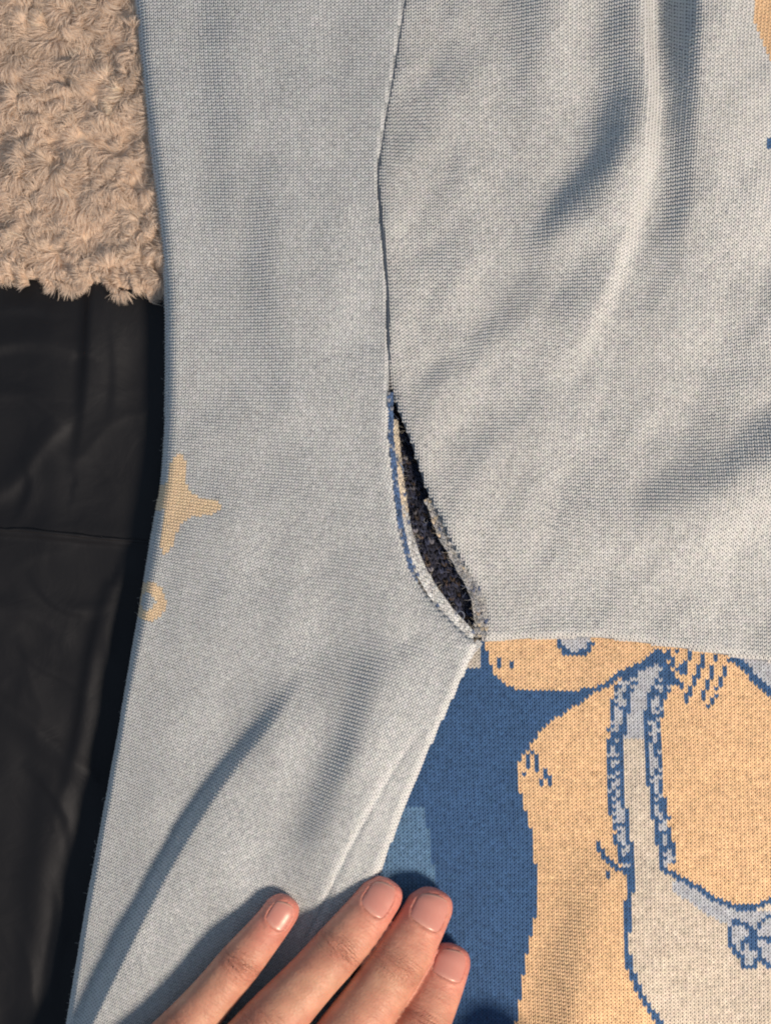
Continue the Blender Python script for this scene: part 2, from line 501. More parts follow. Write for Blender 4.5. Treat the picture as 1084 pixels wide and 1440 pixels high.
XX = RL_(y0) + TT * (1520 - RL_(y0))
YY = -400 + SS * (RB_(XX) + 400)
XX = np.maximum(XX, RL_(np.minimum(YY, 906)))
PB = np.stack([XX, YY, H_RIGHT.z(XX, YY) - .9], -1).reshape(-1, 3)
cb = np.tile(PALE_BACK, (len(PB), 1))
cb[poly_in(PB[:, 0], PB[:, 1], [(1032, -400), (1043, 0), (1049, 50), (1070, 92), (1110, 140), (1600, 160), (1600, -400)])] = CREAM * .6
yoke = mesh_np('upper_body', PB, grid_faces(*SS.shape), M_BACK, sweater, cb)
yoke['label'] = 'draped pale blue knit panel with soft folds above the picture'
knit('stitch_rows', map_right, 420, 1320, 6.0, -260, 1080, 4.8, inside_right, H_RIGHT, col_right, yoke, seed=2, dvs=.88, dus=.96)

# --- patterned panel --------------------------------------------
def speck(x, y, seed, p=.5):
    return np.random.default_rng(seed).random(len(x)) < p

HEAD = [(684, 880), (684, 914), (690, 929), (692, 945), (707, 961), (727, 971), (739, 975), (776, 974), (781, 979), (814, 978),
        (817, 971), (843, 968), (849, 963), (863, 958), (874, 945), (898, 936), (926, 916), (940, 880)]
BODY = [(857, 968), (835, 978), (819, 990), (802, 998), (790, 1008), (772, 1020), (762, 1032), (748, 1050), (745, 1059), (735, 1067),
        (731, 1079), (733, 1119), (736, 1132), (749, 1172), (757, 1245), (754, 1292), (741, 1354), (733, 1406), (727, 1440), (715, 1700),
        (1500, 1700), (1500, 880), (930, 880), (926, 916), (898, 944), (874, 955)]
OL = [(871, 963), (865, 986), (861, 1010), (860, 1033), (857, 1051), (859, 1078), (856, 1094), (858, 1120), (866, 1166), (872, 1201), (876, 1224)]
IL = [(903, 943), (890, 970), (885, 992), (883, 1015), (877, 1044), (878, 1082), (877, 1112), (882, 1147), (887, 1183), (893, 1232)]
IR = [(937, 943), (921, 968), (915, 986), (912, 1015), (913, 1060), (914, 1094), (918, 1116), (920, 1124), (925, 1171), (931, 1201), (935, 1225)]
OR = [(953, 961), (938, 977), (932, 1006), (930, 1037), (933, 1071), (933, 1105), (935, 1124), (943, 1161), (949, 1199), (951, 1214)]
BAGL = [(890, 1228), (889, 1251), (883, 1270), (882, 1301), (879, 1324), (884, 1360), (892, 1376), (901, 1400), (914, 1421), (928, 1442), (960, 1500)]
BAGT = [(935, 1225), (958, 1239), (986, 1254), (1010, 1270), (1041, 1282), (1062, 1283), (1086, 1273), (1130, 1268), (1300, 1280)]

def col_pat(x, y):
    n = len(x)
    c = mel(x, y, NAVY, 55)
    # lighter blue ground at the left
    edge = np.interp(y, [1100, 1141, 1255, 1440, 1700], [596, 598, 614, 634, 660])
    c[(x < edge) & (y > 1140)] = MIDBLUE
    c[(x < edge - 18) & (y > 1096) & (y < 1112)] = MIDBLUE * .8
    c[(x < 678) & (y < 942)] = WHITE * np.array([.86, .9, .95])
    body_ = poly_in(x, y, BODY); c[body_] = mel(x, y, CREAM, 57)[body_]
    head_ = poly_in(x, y, HEAD); c[head_] = mel(x, y, CREAM, 57)[head_]
    # chin line
    c[near(x, y, [(776, 977), (816, 981), (833, 973), (858, 964), (874, 950), (900, 941), (928, 922)], 8)] = NAVY
    # muzzle and cheek marks
    mz = poly_in(x, y, [(787, 880), (787, 903), (796, 916), (806, 919), (820, 918), (829, 912), (832, 880)])
    c[mz] = PALEB * 1.05
    c[near(x, y, [(787, 880), (789, 908), (799, 920), (817, 921), (830, 915), (834, 907)], 8)] = NAVY
    for q in ([(702, 929), (702, 940)], [(712, 928), (712, 940)], [(722, 932), (722, 938)],
              [(747, 1060), (745, 1076), (740, 1090)], [(758, 1067), (757, 1084)], [(753, 1088), (754, 1100)],
              [(770, 1085), (769, 1096)], [(764, 1099), (765, 1108)], [(775, 1098), (777, 1106)]):
        c[near(x, y, q, 5.5)] = NAVY
    # skirt of the strap bag
    bag = poly_in(x, y, BAGL + [(1500, 1500)] + BAGT[::-1] + IL[::-1][:1])
    c[bag] = mel(x, y, WHITE, 59)[bag]
    band = bag & near(x, y, [(962, 1250), (990, 1268), (1014, 1284), (1045, 1297), (1100, 1300), (1300, 1300)], 28)
    c[band] = PALEB
    # strap
    strap = poly_in(x, y, IL + IR[::-1])
    top = y < 1042 + 2 * np.sin(x)
    strap_top = poly_in(x, y, [(903, 943), (912, 936), (938, 932), (937, 943), (915, 986), (885, 992)])
    c[strap & ~top] = WHITE; c[(strap & top) | strap_top] = PALEB
    for A, B, sd in ((OL, IL, 71), (IR, OR, 72)):
        pg = poly_in(x, y, A + B[::-1])
        lac = np.where(speck(x, y, sd, .55)[:, None], PALEB[None], NAVY[None])
        c[pg] = lac[pg]
        c[near(x, y, A if A is OL else B, 5.5) & speck(x, y, sd + 5, .72)] = NAVY
        c[near(x, y, B if A is OL else A, 6.5)] = NAVY
    c[poly_in(x, y, [(924, 914), (936, 916), (941, 934), (951, 948), (963, 964), (961, 971), (950, 964), (938, 968), (934, 960), (938, 946), (928, 934), (905, 944), (895, 956), (880, 960), (874, 955), (898, 938)])] = NAVY
    c[poly_in(x, y, [(884, 962), (900, 946), (906, 944), (896, 962), (888, 972)]) & speck(x, y, 91, .5)] = PALEB
    # hatch marks at the right
    for q in ([(943, 920), (954, 943)], [(955, 918), (958, 930), (964, 951)], [(972, 920), (969, 938), (962, 952)],
              [(994, 925), (980, 960), (968, 986)], [(1008, 925), (1002, 955), (990, 985)], [(1030, 928), (1018, 960), (1002, 995)]):
        c[near(x, y, q, 6.5) & speck(x, y, 81, .88)] = NAVY
    cor = poly_in(x, y, [(1040, 880), (1040, 930), (1062, 952), (1084, 974), (1200, 1060), (1500, 1060), (1500, 880)])
    c[cor] = PALEB
    c[near(x, y, [(1038, 926), (1062, 952), (1084, 972), (1200, 1060)], 11)] = NAVY
    # outlines
    c[near(x, y, [(843, 1190), (850, 1206), (864, 1221), (882, 1228), (893, 1230)], 8)] = NAVY
    c[near(x, y, [(853, 1230), (861, 1238)], 5) & speck(x, y, 83, .6)] = NAVY
    c[near(x, y, BAGL, 9.5)] = NAVY
    c[near(x, y, BAGT, 8)] = NAVY
    # bow
    bow = poly_in(x, y, [(1034, 1301), (1029, 1324), (1036, 1343), (1050, 1352), (1048, 1368), (1068, 1368), (1072, 1350), (1084, 1362), (1110, 1360), (1130, 1310), (1100, 1288), (1078, 1296), (1066, 1312), (1052, 1306)])
    c[bow] = PALEB
    for q in ([(1034, 1301), (1029, 1324), (1036, 1343), (1050, 1352), (1049, 1367), (1067, 1367), (1071, 1348), (1066, 1327), (1060, 1312), (1048, 1304), (1036, 1300)],
              [(1066, 1330), (1070, 1308), (1082, 1295), (1104, 1289)], [(1068, 1322), (1086, 1328), (1110, 1326)],
              [(1071, 1345), (1078, 1358), (1090, 1366)], [(1052, 1326), (1050, 1338)], [(1058, 1322), (1060, 1340)]):
        c[near(x, y, q, 6.5)] = NAVY
    return c
def map_pat(u, v):
    x = u + .02 * (v - 1100) + 3 * smooth_noise(65, 120, u, v)
    y = v + .012 * (u - 800) + 3 * smooth_noise(66, 120, u, v)
    return x, y
def inside_pat(x, y):
    return in_frame(x, y) & (x > ER(np.maximum(y, 907)) - 22) & (y > np.maximum(RB_(x) - 18, np.where(x < 700, 903, 800)))
px_ = np.arange(360, 1540, 6.); py_ = np.arange(880, 1900, 6.)
XX, YY = np.meshgrid(px_, py_)
YY = np.where(XX < 700, np.maximum(YY, 901), YY)
PB = np.stack([XX, YY, H_PAT.z(XX, YY) - .9], -1).reshape(-1, 3)
cb = col_pat(PB[:, 0], PB[:, 1]) * .48
front = mesh_np('front_panel', PB, grid_faces(len(py_), len(px_)), M_BACK, sweater, cb)
front['label'] = 'picture knit in navy, cream and white with a strap and a bow'
knit('stitch_rows', map_pat, 420, 1320, 6.0, 850, 1600, 5.1, inside_pat, H_PAT, col_pat, front, seed=3, cjit=.06)

# --- seam and hole ------------------------------------------------
def ribbon_map(pts):
    """(u across, v along) around a path"""
    pts = np.asarray(pts, float)
    d = np.r_[0, np.cumsum(np.hypot(*np.diff(pts[:, :2], axis=0).T))]
    L = d[-1]
    q = np.arange(0, L, 3.); PX = np.interp(q, d, pts[:, 0]); PY = np.interp(q, d, pts[:, 1])
    for _ in range(3):
        PX[1:-1] = (PX[:-2] + 2 * PX[1:-1] + PX[2:]) / 4; PY[1:-1] = (PY[:-2] + 2 * PY[1:-1] + PY[2:]) / 4
    tx, ty = np.gradient(PX), np.gradient(PY); l = np.hypot(tx, ty); tx /= l; ty /= l
    def f(u, v):
        x, y = np.interp(v, q, PX), np.interp(v, q, PY)
        a, b = np.interp(v, q, tx), np.interp(v, q, ty)
        return x + u * b, y - u * a          # +u = image right for a path going down
    return f, L
ALL = lambda x, y: np.ones(np.shape(x), bool)

# dark inner layer seen through the hole
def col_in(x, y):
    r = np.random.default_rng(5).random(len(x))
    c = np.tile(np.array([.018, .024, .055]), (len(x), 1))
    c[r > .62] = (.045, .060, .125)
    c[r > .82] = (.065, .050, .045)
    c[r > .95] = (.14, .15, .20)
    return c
XX, YY = np.meshgrid(np.arange(500, 740, 4.), np.arange(500, 912, 4.))
PB = np.stack([XX, YY, H_IN.z(XX, YY) - 1.5], -1).reshape(-1, 3)
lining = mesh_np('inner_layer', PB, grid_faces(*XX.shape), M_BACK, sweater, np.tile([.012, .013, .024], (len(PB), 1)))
lining['label'] = 'dark mottled inside of the knit seen through the torn seam'
knit('loop', lambda u, v: (u + .35 * (v - 700) + 2 * smooth_noise(67, 9, u, v), v + 2 * smooth_noise(68, 9, u, v)), 430, 800, 7.0, 530, 930, 6.2,
     lambda x, y: (x > 520) & (x < 700) & (y > 530) & (y < 899), H_IN, col_in, lining, seed=5, jit=.22, cjit=.25, fat=1.1, hscale=1.6)

allow = empty('seam_allowance'); allow.parent = sweater
class Flat:
    def __init__(self, f): self.f = f
    def z(self, x, y): return self.f(x, y)
    def normal(self, x, y):
        n = np.zeros(np.shape(x) + (3,)); n[..., 2] = 1; return n
edgeL = np.array([(546, 552), (547, 607), (553, 671), (561, 738), (574, 796), (581, 822)], float)
def zseam(x, y):
    return 53 - .25 * np.clip(x - (ER_a(np.clip(y, -400, 905))), -4, 60)
f1, L1 = ribbon_map(edgeL + np.array([1.5, 0]))
knit('blue_chain', f1, -1.2, 5.0, 3.9, 2, L1 - 2, 5.2, ALL, Flat(zseam), lambda x, y: np.where(speck(x, y, 3, .15)[:, None], PALEB[None] * .8, np.array([.095, .18, .38])[None]), allow, seed=6, jit=.12, cjit=.16, fat=1.15, hscale=1.5)
edgeC = np.array([(553, 590), (558, 640), (564, 690), (571, 738), (581, 772), (593, 800), (610, 830), (632, 860), (668, 897)], float)
f2, L2 = ribbon_map(edgeC)
def col_cr(x, y):
    r = np.random.default_rng(8).random(len(x))
    c = np.tile(np.array([.72, .68, .60]), (len(x), 1)); lo_ = (y + 30 * smooth_noise(44, 12, x, y)) > 735; c[lo_] = PALE * 1.03; c[r > .84] = (.46, .50, .56); c[r > .95] = (.10, .16, .32)
    return c
def wz(x, y): return 47.5 - .45 * np.clip(x - ER_a(np.clip(y, -400, 905)), -4, 40)
knit('cream_selvage', f2, -8.5, 4.2, 4.1, 0, L2, 5.6, ALL, Flat(wz), col_cr, allow, seed=7, jit=.08, cjit=.08, fat=1.2, hscale=1.4)
edgeR = np.array([(603, 700), (612, 722), (620, 748), (634, 772), (646, 796), (660, 818), (670, 842), (674, 868), (674, 900)], float)
f3, L3 = ribbon_map(edgeR)
def col_rr(x, y):
    r = np.random.default_rng(9).random(len(x))
    c = np.tile(np.array([.50, .53, .57]), (len(x), 1)); c[r > .5] = (.36, .40, .46); c[r > .85] = (.68, .62, .52); c[r > .94] = (.10, .15, .30)
    return c
knit('frayed_selvage', f3, -5.0, 9, 4.4, 0, L3, 5.0, ALL, Flat(lambda x, y: 43 + .35 * np.clip(x - RL_(np.clip(y, -400, 905)), -8, 12)), col_rr, allow, seed=8, jit=.12, cjit=.14, fat=1.1, hscale=1.4)
# ribbon backings so no gap shows between the loops
def strip(name, pts, half, zf, colr, dz=-1.5):
    f, L = ribbon_map(pts)
    v = np.arange(0, L, 4.); u = np.linspace(-half[0], half[1], 6)
    VV, UU = np.meshgrid(v, u, indexing='ij')
    x, y = f(UU, VV)
    mesh_np(name, np.stack([x, y, zf(x, y) + dz - .25 * np.abs(UU)], -1).reshape(-1, 3), grid_faces(len(v), len(u)), M_BACK, allow, np.tile(colr, (x.size, 1)))
strip('selvage_backing', edgeL, (4, 6), zseam, [.05, .08, .16])
strip('selvage_backing', edgeC, (13, 4), wz, [.22, .22, .22])
strip('selvage_backing', edgeR, (4, 12), lambda x, y: 43 + .35 * np.clip(x - RL_(np.clip(y, -400, 905)), -8, 12), [.12, .13, .16])

# closed seam above the hole: dark tube standing in for the groove's shade, with a fine raised welt at its left
ysm = np.arange(-400, 556, 4.)
P, F = tube(np.stack([ER_a(ysm) + 1.6, ysm, H_RIGHT.z(ER_a(ysm) + 1.6, ysm) + 1.6], 1), 2.3, 6)
mesh_np('seam_shade', P, F, M_BACK, sweater, np.tile([.07, .095, .14], (len(P), 1)))
f4, L4 = ribbon_map(np.stack([ER_a(ysm) - 1.2, ysm], 1)[100 - 30:])
knit('seam_welt', f4, 0, 1, 5, 0, L4, 4.2, ALL, Flat(lambda x, y: H_LEFT.z(x - 4, y) - 3.5), lambda x, y: mel(x, y, PALE * .9, 87), sweater, seed=9, jit=.05, fat=.9)
# overcast stitches closing the seam from the underarm corner down
f5, L5 = ribbon_map([(676, 903), (668, 911), (655, 932), (641, 958), (628, 985)])
knit('corner_binding', f5, -3, 4, 4.6, 0, L5, 4.6, ALL, Flat(lambda x, y: 42 - .05 * (y - 905)), lambda x, y: mel(x, y, PALE * .9, 89), sweater, seed=10, jit=.12, fat=1.1, hscale=1.3)

# loose fibres
def fibres(name, starts, parent, colr, seed, length=(6, 16), r=.32, up=2.0):
    g = np.random.default_rng(seed); Ps, Fs, Cs, off = [], [], [], 0
    for (x, y, z) in starts:
        n = 6; L = g.uniform(*length); a = g.uniform(0, 6.28); k = g.normal(0, .5)
        pts = [(x, y, z)]
        for i in range(n):
            a += k * .6 + g.normal(0, .2)
            x += math.cos(a) * L / n; y += math.sin(a) * L / n; z += up * g.normal(.35 - i * .12, .3)
            pts.append((x, y, z))
        P, F = tube(np.array(pts), np.linspace(r, r * .5, n + 1), 3)
        Ps.append(P); Fs.append(F + off); off += len(P)
        Cs.append(np.tile(colr[g.integers(len(colr))], (len(P), 1)))
    o = mesh_np(name, np.concatenate(Ps), np.concatenate(Fs), M_YARN, parent, np.concatenate(Cs))
    tag(o, kind='stuff')
g = np.random.default_rng(3)
st = []
for _ in range(190):
    v = g.uniform(0, L2); a, b = f2(np.array([g.normal(3, 3)]), np.array([v])); st.append((a[0], b[0], 44))
    v = g.uniform(0, L3); a, b = f3(np.array([g.normal(0, 5)]), np.array([v])); st.append((a[0], b[0], 46))
fibres('loose_fibre', st, allow, [(.6, .58, .52), (.45, .48, .52), (.15, .2, .35)], 4, (5, 14), r=.24)
# broken yarn ends hanging into the hole
def yarn_end(pts, r, colr):
    P, F = tube(spline_pts(pts, 16), np.full(16, r), 5)
    mesh_np('broken_yarn', P, F, M_YARN, allow, np.tile(colr, (len(P), 1)))
def spline_pts(p_, n):
    p_ = np.asarray(p_, float); t = np.linspace(0, 1, len(p_)); q = np.linspace(0, 1, n)
    A = np.stack([np.interp(q, t, p_[:, k]) for k in range(3)], 1)
    for _ in range(6): A[1:-1] = (A[:-2] + 2 * A[1:-1] + A[2:]) / 4
    return A
for pts, c_ in (([(640, 868, 42), (644, 858, 44), (652, 860, 45), (654, 868, 42), (648, 874, 40)], (.16, .20, .30)),
                ([(562, 652, 47), (567, 658, 45), (566, 668, 41)], (.10, .18, .38))):
    yarn_end(pts, .7, c_)
st = [(g.uniform(545, 675), g.uniform(570, 900), 25) for _ in range(160)]
fibres('loose_fibre', st, lining, [(.10, .11, .17), (.05, .05, .09), (.10, .075, .06)], 6, (6, 16), .4, 2)
st = [(EL(np.array(y)) + g.uniform(1, 8), y, H_LEFT.z(EL(np.array(y)) + 3, y)) for y in g.uniform(-100, 1500, 500)]
fibres('loose_fibre', [(float(a), float(b), float(c)) for a, b, c in st], body, [(.5, .52, .54)], 7, (3, 9), .25, 1)

g = np.random.default_rng(23)
for pan, hh, box, ok_ in ((body, H_LEFT, (190, 560, -40, 1400), inside_left), (yoke, H_RIGHT, (560, 1100, -40, 900), inside_right)):
    X_, Y_ = g.uniform(box[0], box[1], 420), g.uniform(box[2], box[3], 420)
    k_ = ok_(X_, Y_)
    fibres('lint', [(a, b, float(hh.z(a, b)) + 1.8) for a, b in zip(X_[k_], Y_[k_])], pan, [(.72, .74, .76), (.55, .58, .62), (.3, .33, .4)], 24, (4, 13), .28, .8)

# ------------------------------------------------------------------ sherpa fleece
fleece = empty('fleece_blanket')
tag(fleece, 'beige sherpa fleece blanket with curly pile lying on the charcoal sheet', 'blanket')
FB = curve1d([(-500, 392), (0, 392), (60, 394), (100, 402), (140, 396), (165, 410), (200, 412), (260, 414), (400, 420)], 8)
fx = np.arange(-420, 300, 5.); fs = np.linspace(0, 1, 170)
TT, XX = np.meshgrid(fs, fx, indexing='ij')
YY = -400 + TT * (FB(XX) - 8 + 400)
dB = FB(XX) - YY
def fz(x, y):
    d = FB(x) - y
    return np.maximum(1.5, 22 + 5 * smooth_noise(91, 60, x, y) - edge_drop(np.maximum(d, 0), 34, 20))
m, nt, p = new_mat('fleece_backing')
p.inputs['Base Color'].default_value = (.80, .65, .53, 1); p.inputs['Sheen Weight'].default_value = .4; p.inputs['Roughness'].default_value = .95
mesh_np('backing', np.stack([XX, YY, fz(XX, YY) + np.minimum(1, (FB(XX) - YY) / 40) * (-3 + 5 * np.abs(smooth_noise(95, 16, XX, YY)) + 2 * smooth_noise(96, 7, XX, YY))], -1).reshape(-1, 3), grid_faces(*XX.shape), m, fleece)

m, nt, p = new_mat('sherpa_pile')
at = nt.nodes.new('ShaderNodeAttribute'); at.attribute_name = 'Col'
nt.links.new(at.outputs['Color'], p.inputs['Base Color'])
p.inputs['Roughness'].default_value = .7; p.inputs['Specular IOR Level'].default_value = .2
p.inputs['Sheen Weight'].default_value = .3
tr = nt.nodes.new('ShaderNodeBsdfTranslucent'); nt.links.new(at.outputs['Color'], tr.inputs['Color'])
mx = nt.nodes.new('ShaderNodeMixShader'); mx.inputs[0].default_value = .45
nt.links.new(p.outputs[0], mx.inputs[1]); nt.links.new(tr.outputs[0], mx.inputs[2])
nt.links.new(mx.outputs[0], nt.nodes['Material Output'].inputs['Surface'])
M_PILE = m

def build_pile():
    g = np.random.default_rng(17)
    pts, cell, sp = [], {}, 12.0
    for _ in range(16000):
        x, y = g.uniform(-60, 258), g.uniform(-60, 420)
        if y > FB(np.array(x)) - 4 or x > EL(np.array(y)) + 40: continue
        kx, ky = int(x // sp), int(y // sp); ok = True
        for a in (-1, 0, 1):
            for b in (-1, 0, 1):
                for q in cell.get((kx + a, ky + b), ()):
                    if (q[0] - x) ** 2 + (q[1] - y) ** 2 < sp * sp: ok = False
        if ok:
            cell.setdefault((kx, ky), []).append((x, y)); pts.append((x, y))
    T = np.array(pts); nt_ = len(T)
    NS, K = 130, 5
    ang = 3.3 * smooth_noise(93, 46, T[:, 0], T[:, 1]) + 2.0 + g.normal(0, .55, nt_)
    ln = g.uniform(16, 34, nt_) * np.clip(.55 + (FB(T[:, 0]) - T[:, 1]) / 70, .55, 1); cur = g.normal(0, 1.3, nt_); hi = g.uniform(5, 20, nt_) + 8 * smooth_noise(94, 32, T[:, 0], T[:, 1])
    big = g.uniform(6.0, 11.0, nt_)
    s = np.linspace(0, 1, K)
    aa = ang[:, None] + cur[:, None] * (s ** 1.3)[None]
    step = ln[:, None] / (K - 1)
    sxp = np.concatenate([np.zeros((nt_, 1)), np.cumsum(np.cos(aa[:, :-1]) * step, 1)], 1)
    syp = np.concatenate([np.zeros((nt_, 1)), np.cumsum(np.sin(aa[:, :-1]) * step, 1)], 1)
    szp = hi[:, None] * np.sin(np.pi * np.clip(s * .74 + .06, 0, 1))[None]
    ro = np.sqrt(g.random((nt_, NS))) * big[:, None]; ra = g.uniform(0, 6.283, (nt_, NS))
    ox, oz = ro * np.cos(ra), ro * np.sin(ra)
    env = np.interp(s, [0, .4, .75, 1], [.6, .9, 1.0, .95])[None, None]
    nx, ny = -np.sin(aa), np.cos(aa)
    dv = g.normal(0, .42, (nt_, NS, 1)) + .5 * (ox / big[:, None])[:, :, None]; cd, sd = np.cos(dv), np.sin(dv)
    px, py = sxp[:, None, :], syp[:, None, :]
    cut = g.uniform(.65, 1.15, (nt_, NS))[:, :, None]
    wob = g.normal(0, 1.1, (nt_, NS, K)).cumsum(2) * .8
    wob2 = g.normal(0, 1.0, (nt_, NS, K)).cumsum(2) * .8
    X = T[:, 0][:, None, None] + (px * cd - py * sd) * cut + nx[:, None, :] * (ox[:, :, None] * env + wob)
    Y = T[:, 1][:, None, None] + (px * sd + py * cd) * cut + ny[:, None, :] * (ox[:, :, None] * env + wob)
    Zs = fz(X, Y) - 4 + szp[:, None, :] + oz[:, :, None] * env * .75 + wob2
    Zs = np.maximum(Zs, 1.0)
    C = np.stack([X, Y, Zs], -1).reshape(-1, K, 3)
    N = len(C)
    tan = np.gradient(C, axis=1); tan /= np.linalg.norm(tan, axis=-1, keepdims=True) + 1e-9
    upv = np.tile(np.array([0, 0, 1.0]), (N, 1)) + g.normal(0, .45, (N, 3))
    side = np.cross(tan, upv[:, None, :]); side /= np.linalg.norm(side, axis=-1, keepdims=True) + 1e-9
    rad = (g.uniform(.34, .56, N)[:, None] * np.interp(s, [0, .3, .8, 1], [1.0, 1.05, .8, .15])[None])[..., None]
    V = np.stack([C - rad * side, C + rad * side], 2).reshape(-1, 3)
    loc = grid_faces(K, 2)
    F = (np.arange(N)[:, None, None] * (K * 2) + loc[None]).reshape(-1, 4)
    base = np.array([.90, .795, .71])
    tint = (1 + g.normal(0, .05, nt_))[:, None, None] * np.ones((nt_, NS, 1)) * (1 + g.normal(0, .05, (nt_, NS, 1)))
    cc = (base[None, None] * tint).reshape(-1, 1, 3)
    col = np.clip(np.repeat(cc, K * 2, 1).reshape(-1, 3), 0, 1)
    o = mesh_np('pile', V, F, M_PILE, fleece, col)
    tag(o, kind='stuff')
    print('tufts', nt_, 'strands', N)
build_pile()

# ------------------------------------------------------------------ hand
m, nt, p = new_mat('skin')
at = nt.nodes.new('ShaderNodeAttribute'); at.attribute_name = 'fcoord'      # along, around, joint weight
at2 = nt.nodes.new('ShaderNodeAttribute'); at2.attribute_name = 'Col'
tc = nt.nodes.new('ShaderNodeTexCoord')
nA = nt.nodes.new('ShaderNodeTexNoise'); nA.inputs['Scale'].default_value = 260; nA.inputs['Detail'].default_value = 4
nt.links.new(tc.outputs['Object'], nA.inputs['Vector'])
mr = nt.nodes.new('ShaderNodeMapRange'); mr.inputs['From Min'].default_value = .3; mr.inputs['From Max'].default_value = .7
mr.inputs['To Min'].default_value = .88; mr.inputs['To Max'].default_value = 1.1
nt.links.new(nA.outputs['Fac'], mr.inputs['Value'])
sc_ = nt.nodes.new('ShaderNodeVectorMath'); sc_.operation = 'SCALE'
nt.links.new(at2.outputs['Color'], sc_.inputs[0]); nt.links.new(mr.outputs['Result'], sc_.inputs['Scale'])
nt.links.new(sc_.outputs['Vector'], p.inputs['Base Color'])
p.inputs['Roughness'].default_value = .48
p.inputs['Specular IOR Level'].default_value = .4
p.inputs['Subsurface Weight'].default_value = .28
p.inputs['Subsurface Radius'].default_value = (1.0, .32, .18)
p.inputs['Subsurface Scale'].default_value = .0028
# creases across the joints + fine skin relief
sep = nt.nodes.new('ShaderNodeSeparateXYZ'); nt.links.new(at.outputs['Vector'], sep.inputs[0])
cmb = nt.nodes.new('ShaderNodeCombineXYZ')
ma = nt.nodes.new('ShaderNodeMath'); ma.operation = 'MULTIPLY'; ma.inputs[1].default_value = .24
mb = nt.nodes.new('ShaderNodeMath'); mb.operation = 'MULTIPLY'; mb.inputs[1].default_value = 1.1
nt.links.new(sep.outputs['X'], ma.inputs[0]); nt.links.new(sep.outputs['Y'], mb.inputs[0])
nt.links.new(ma.outputs[0], cmb.inputs['X']); nt.links.new(mb.outputs[0], cmb.inputs['Y'])
nB = nt.nodes.new('ShaderNodeTexNoise'); nB.inputs['Scale'].default_value = 1.0; nB.inputs['Detail'].default_value = 3
nt.links.new(cmb.outputs[0], nB.inputs['Vector'])
mc = nt.nodes.new('ShaderNodeMath'); mc.operation = 'MULTIPLY'
nt.links.new(nB.outputs['Fac'], mc.inputs[0]); nt.links.new(sep.outputs['Z'], mc.inputs[1])
bA = nt.nodes.new('ShaderNodeBump'); bA.inputs['Strength'].default_value = 1.0; bA.inputs['Distance'].default_value = .0019
nt.links.new(mc.outputs[0], bA.inputs['Height'])
vo = nt.nodes.new('ShaderNodeTexVoronoi'); vo.inputs['Scale'].default_value = 1500
nt.links.new(tc.outputs['Object'], vo.inputs['Vector'])
bB = nt.nodes.new('ShaderNodeBump'); bB.inputs['Strength'].default_value = .38; bB.inputs['Distance'].default_value = .00018
nt.links.new(vo.outputs['Distance'], bB.inputs['Height']); nt.links.new(bA.outputs['Normal'], bB.inputs['Normal'])
nt.links.new(bB.outputs['Normal'], p.inputs['Normal'])
M_SKIN = m

m, nt, p = new_mat('nail')
p.inputs['Base Color'].default_value = (.62, .335, .27, 1)
p.inputs['Roughness'].default_value = .3
p.inputs['Subsurface Weight'].default_value = .2
p.inputs['Subsurface Radius'].default_value = (1, .4, .3)
p.inputs['Subsurface Scale'].default_value = .0015
at = nt.nodes.new('ShaderNodeAttribute'); at.attribute_name = 'Col'
nt.links.new(at.outputs['Color'], p.inputs['Base Color'])
M_NAIL = m

def spline(pts, n):
    pts = np.asarray(pts, float); d = np.r_[0, np.cumsum(np.linalg.norm(np.diff(pts[:, :3], axis=0), axis=1))]
    q = np.linspace(0, d[-1], n)
    # Catmull-Rom through the points
    out = np.empty((n, pts.shape[1]))
    e = np.vstack([2 * pts[0] - pts[1], pts, 2 * pts[-1] - pts[-2]])
    for i, s in enumerate(q):
        k = min(np.searchsorted(d, s, 'right') - 1, len(pts) - 2); t = (s - d[k]) / (d[k + 1] - d[k])
        a, b, c, e4 = e[k], e[k + 1], e[k + 2], e[k + 3]
        out[i] = .5 * (2 * b + (c - a) * t + (2 * a - 5 * b + 4 * c - e4) * t * t + (-a + 3 * b - 3 * c + e4) * t ** 3)
    return out

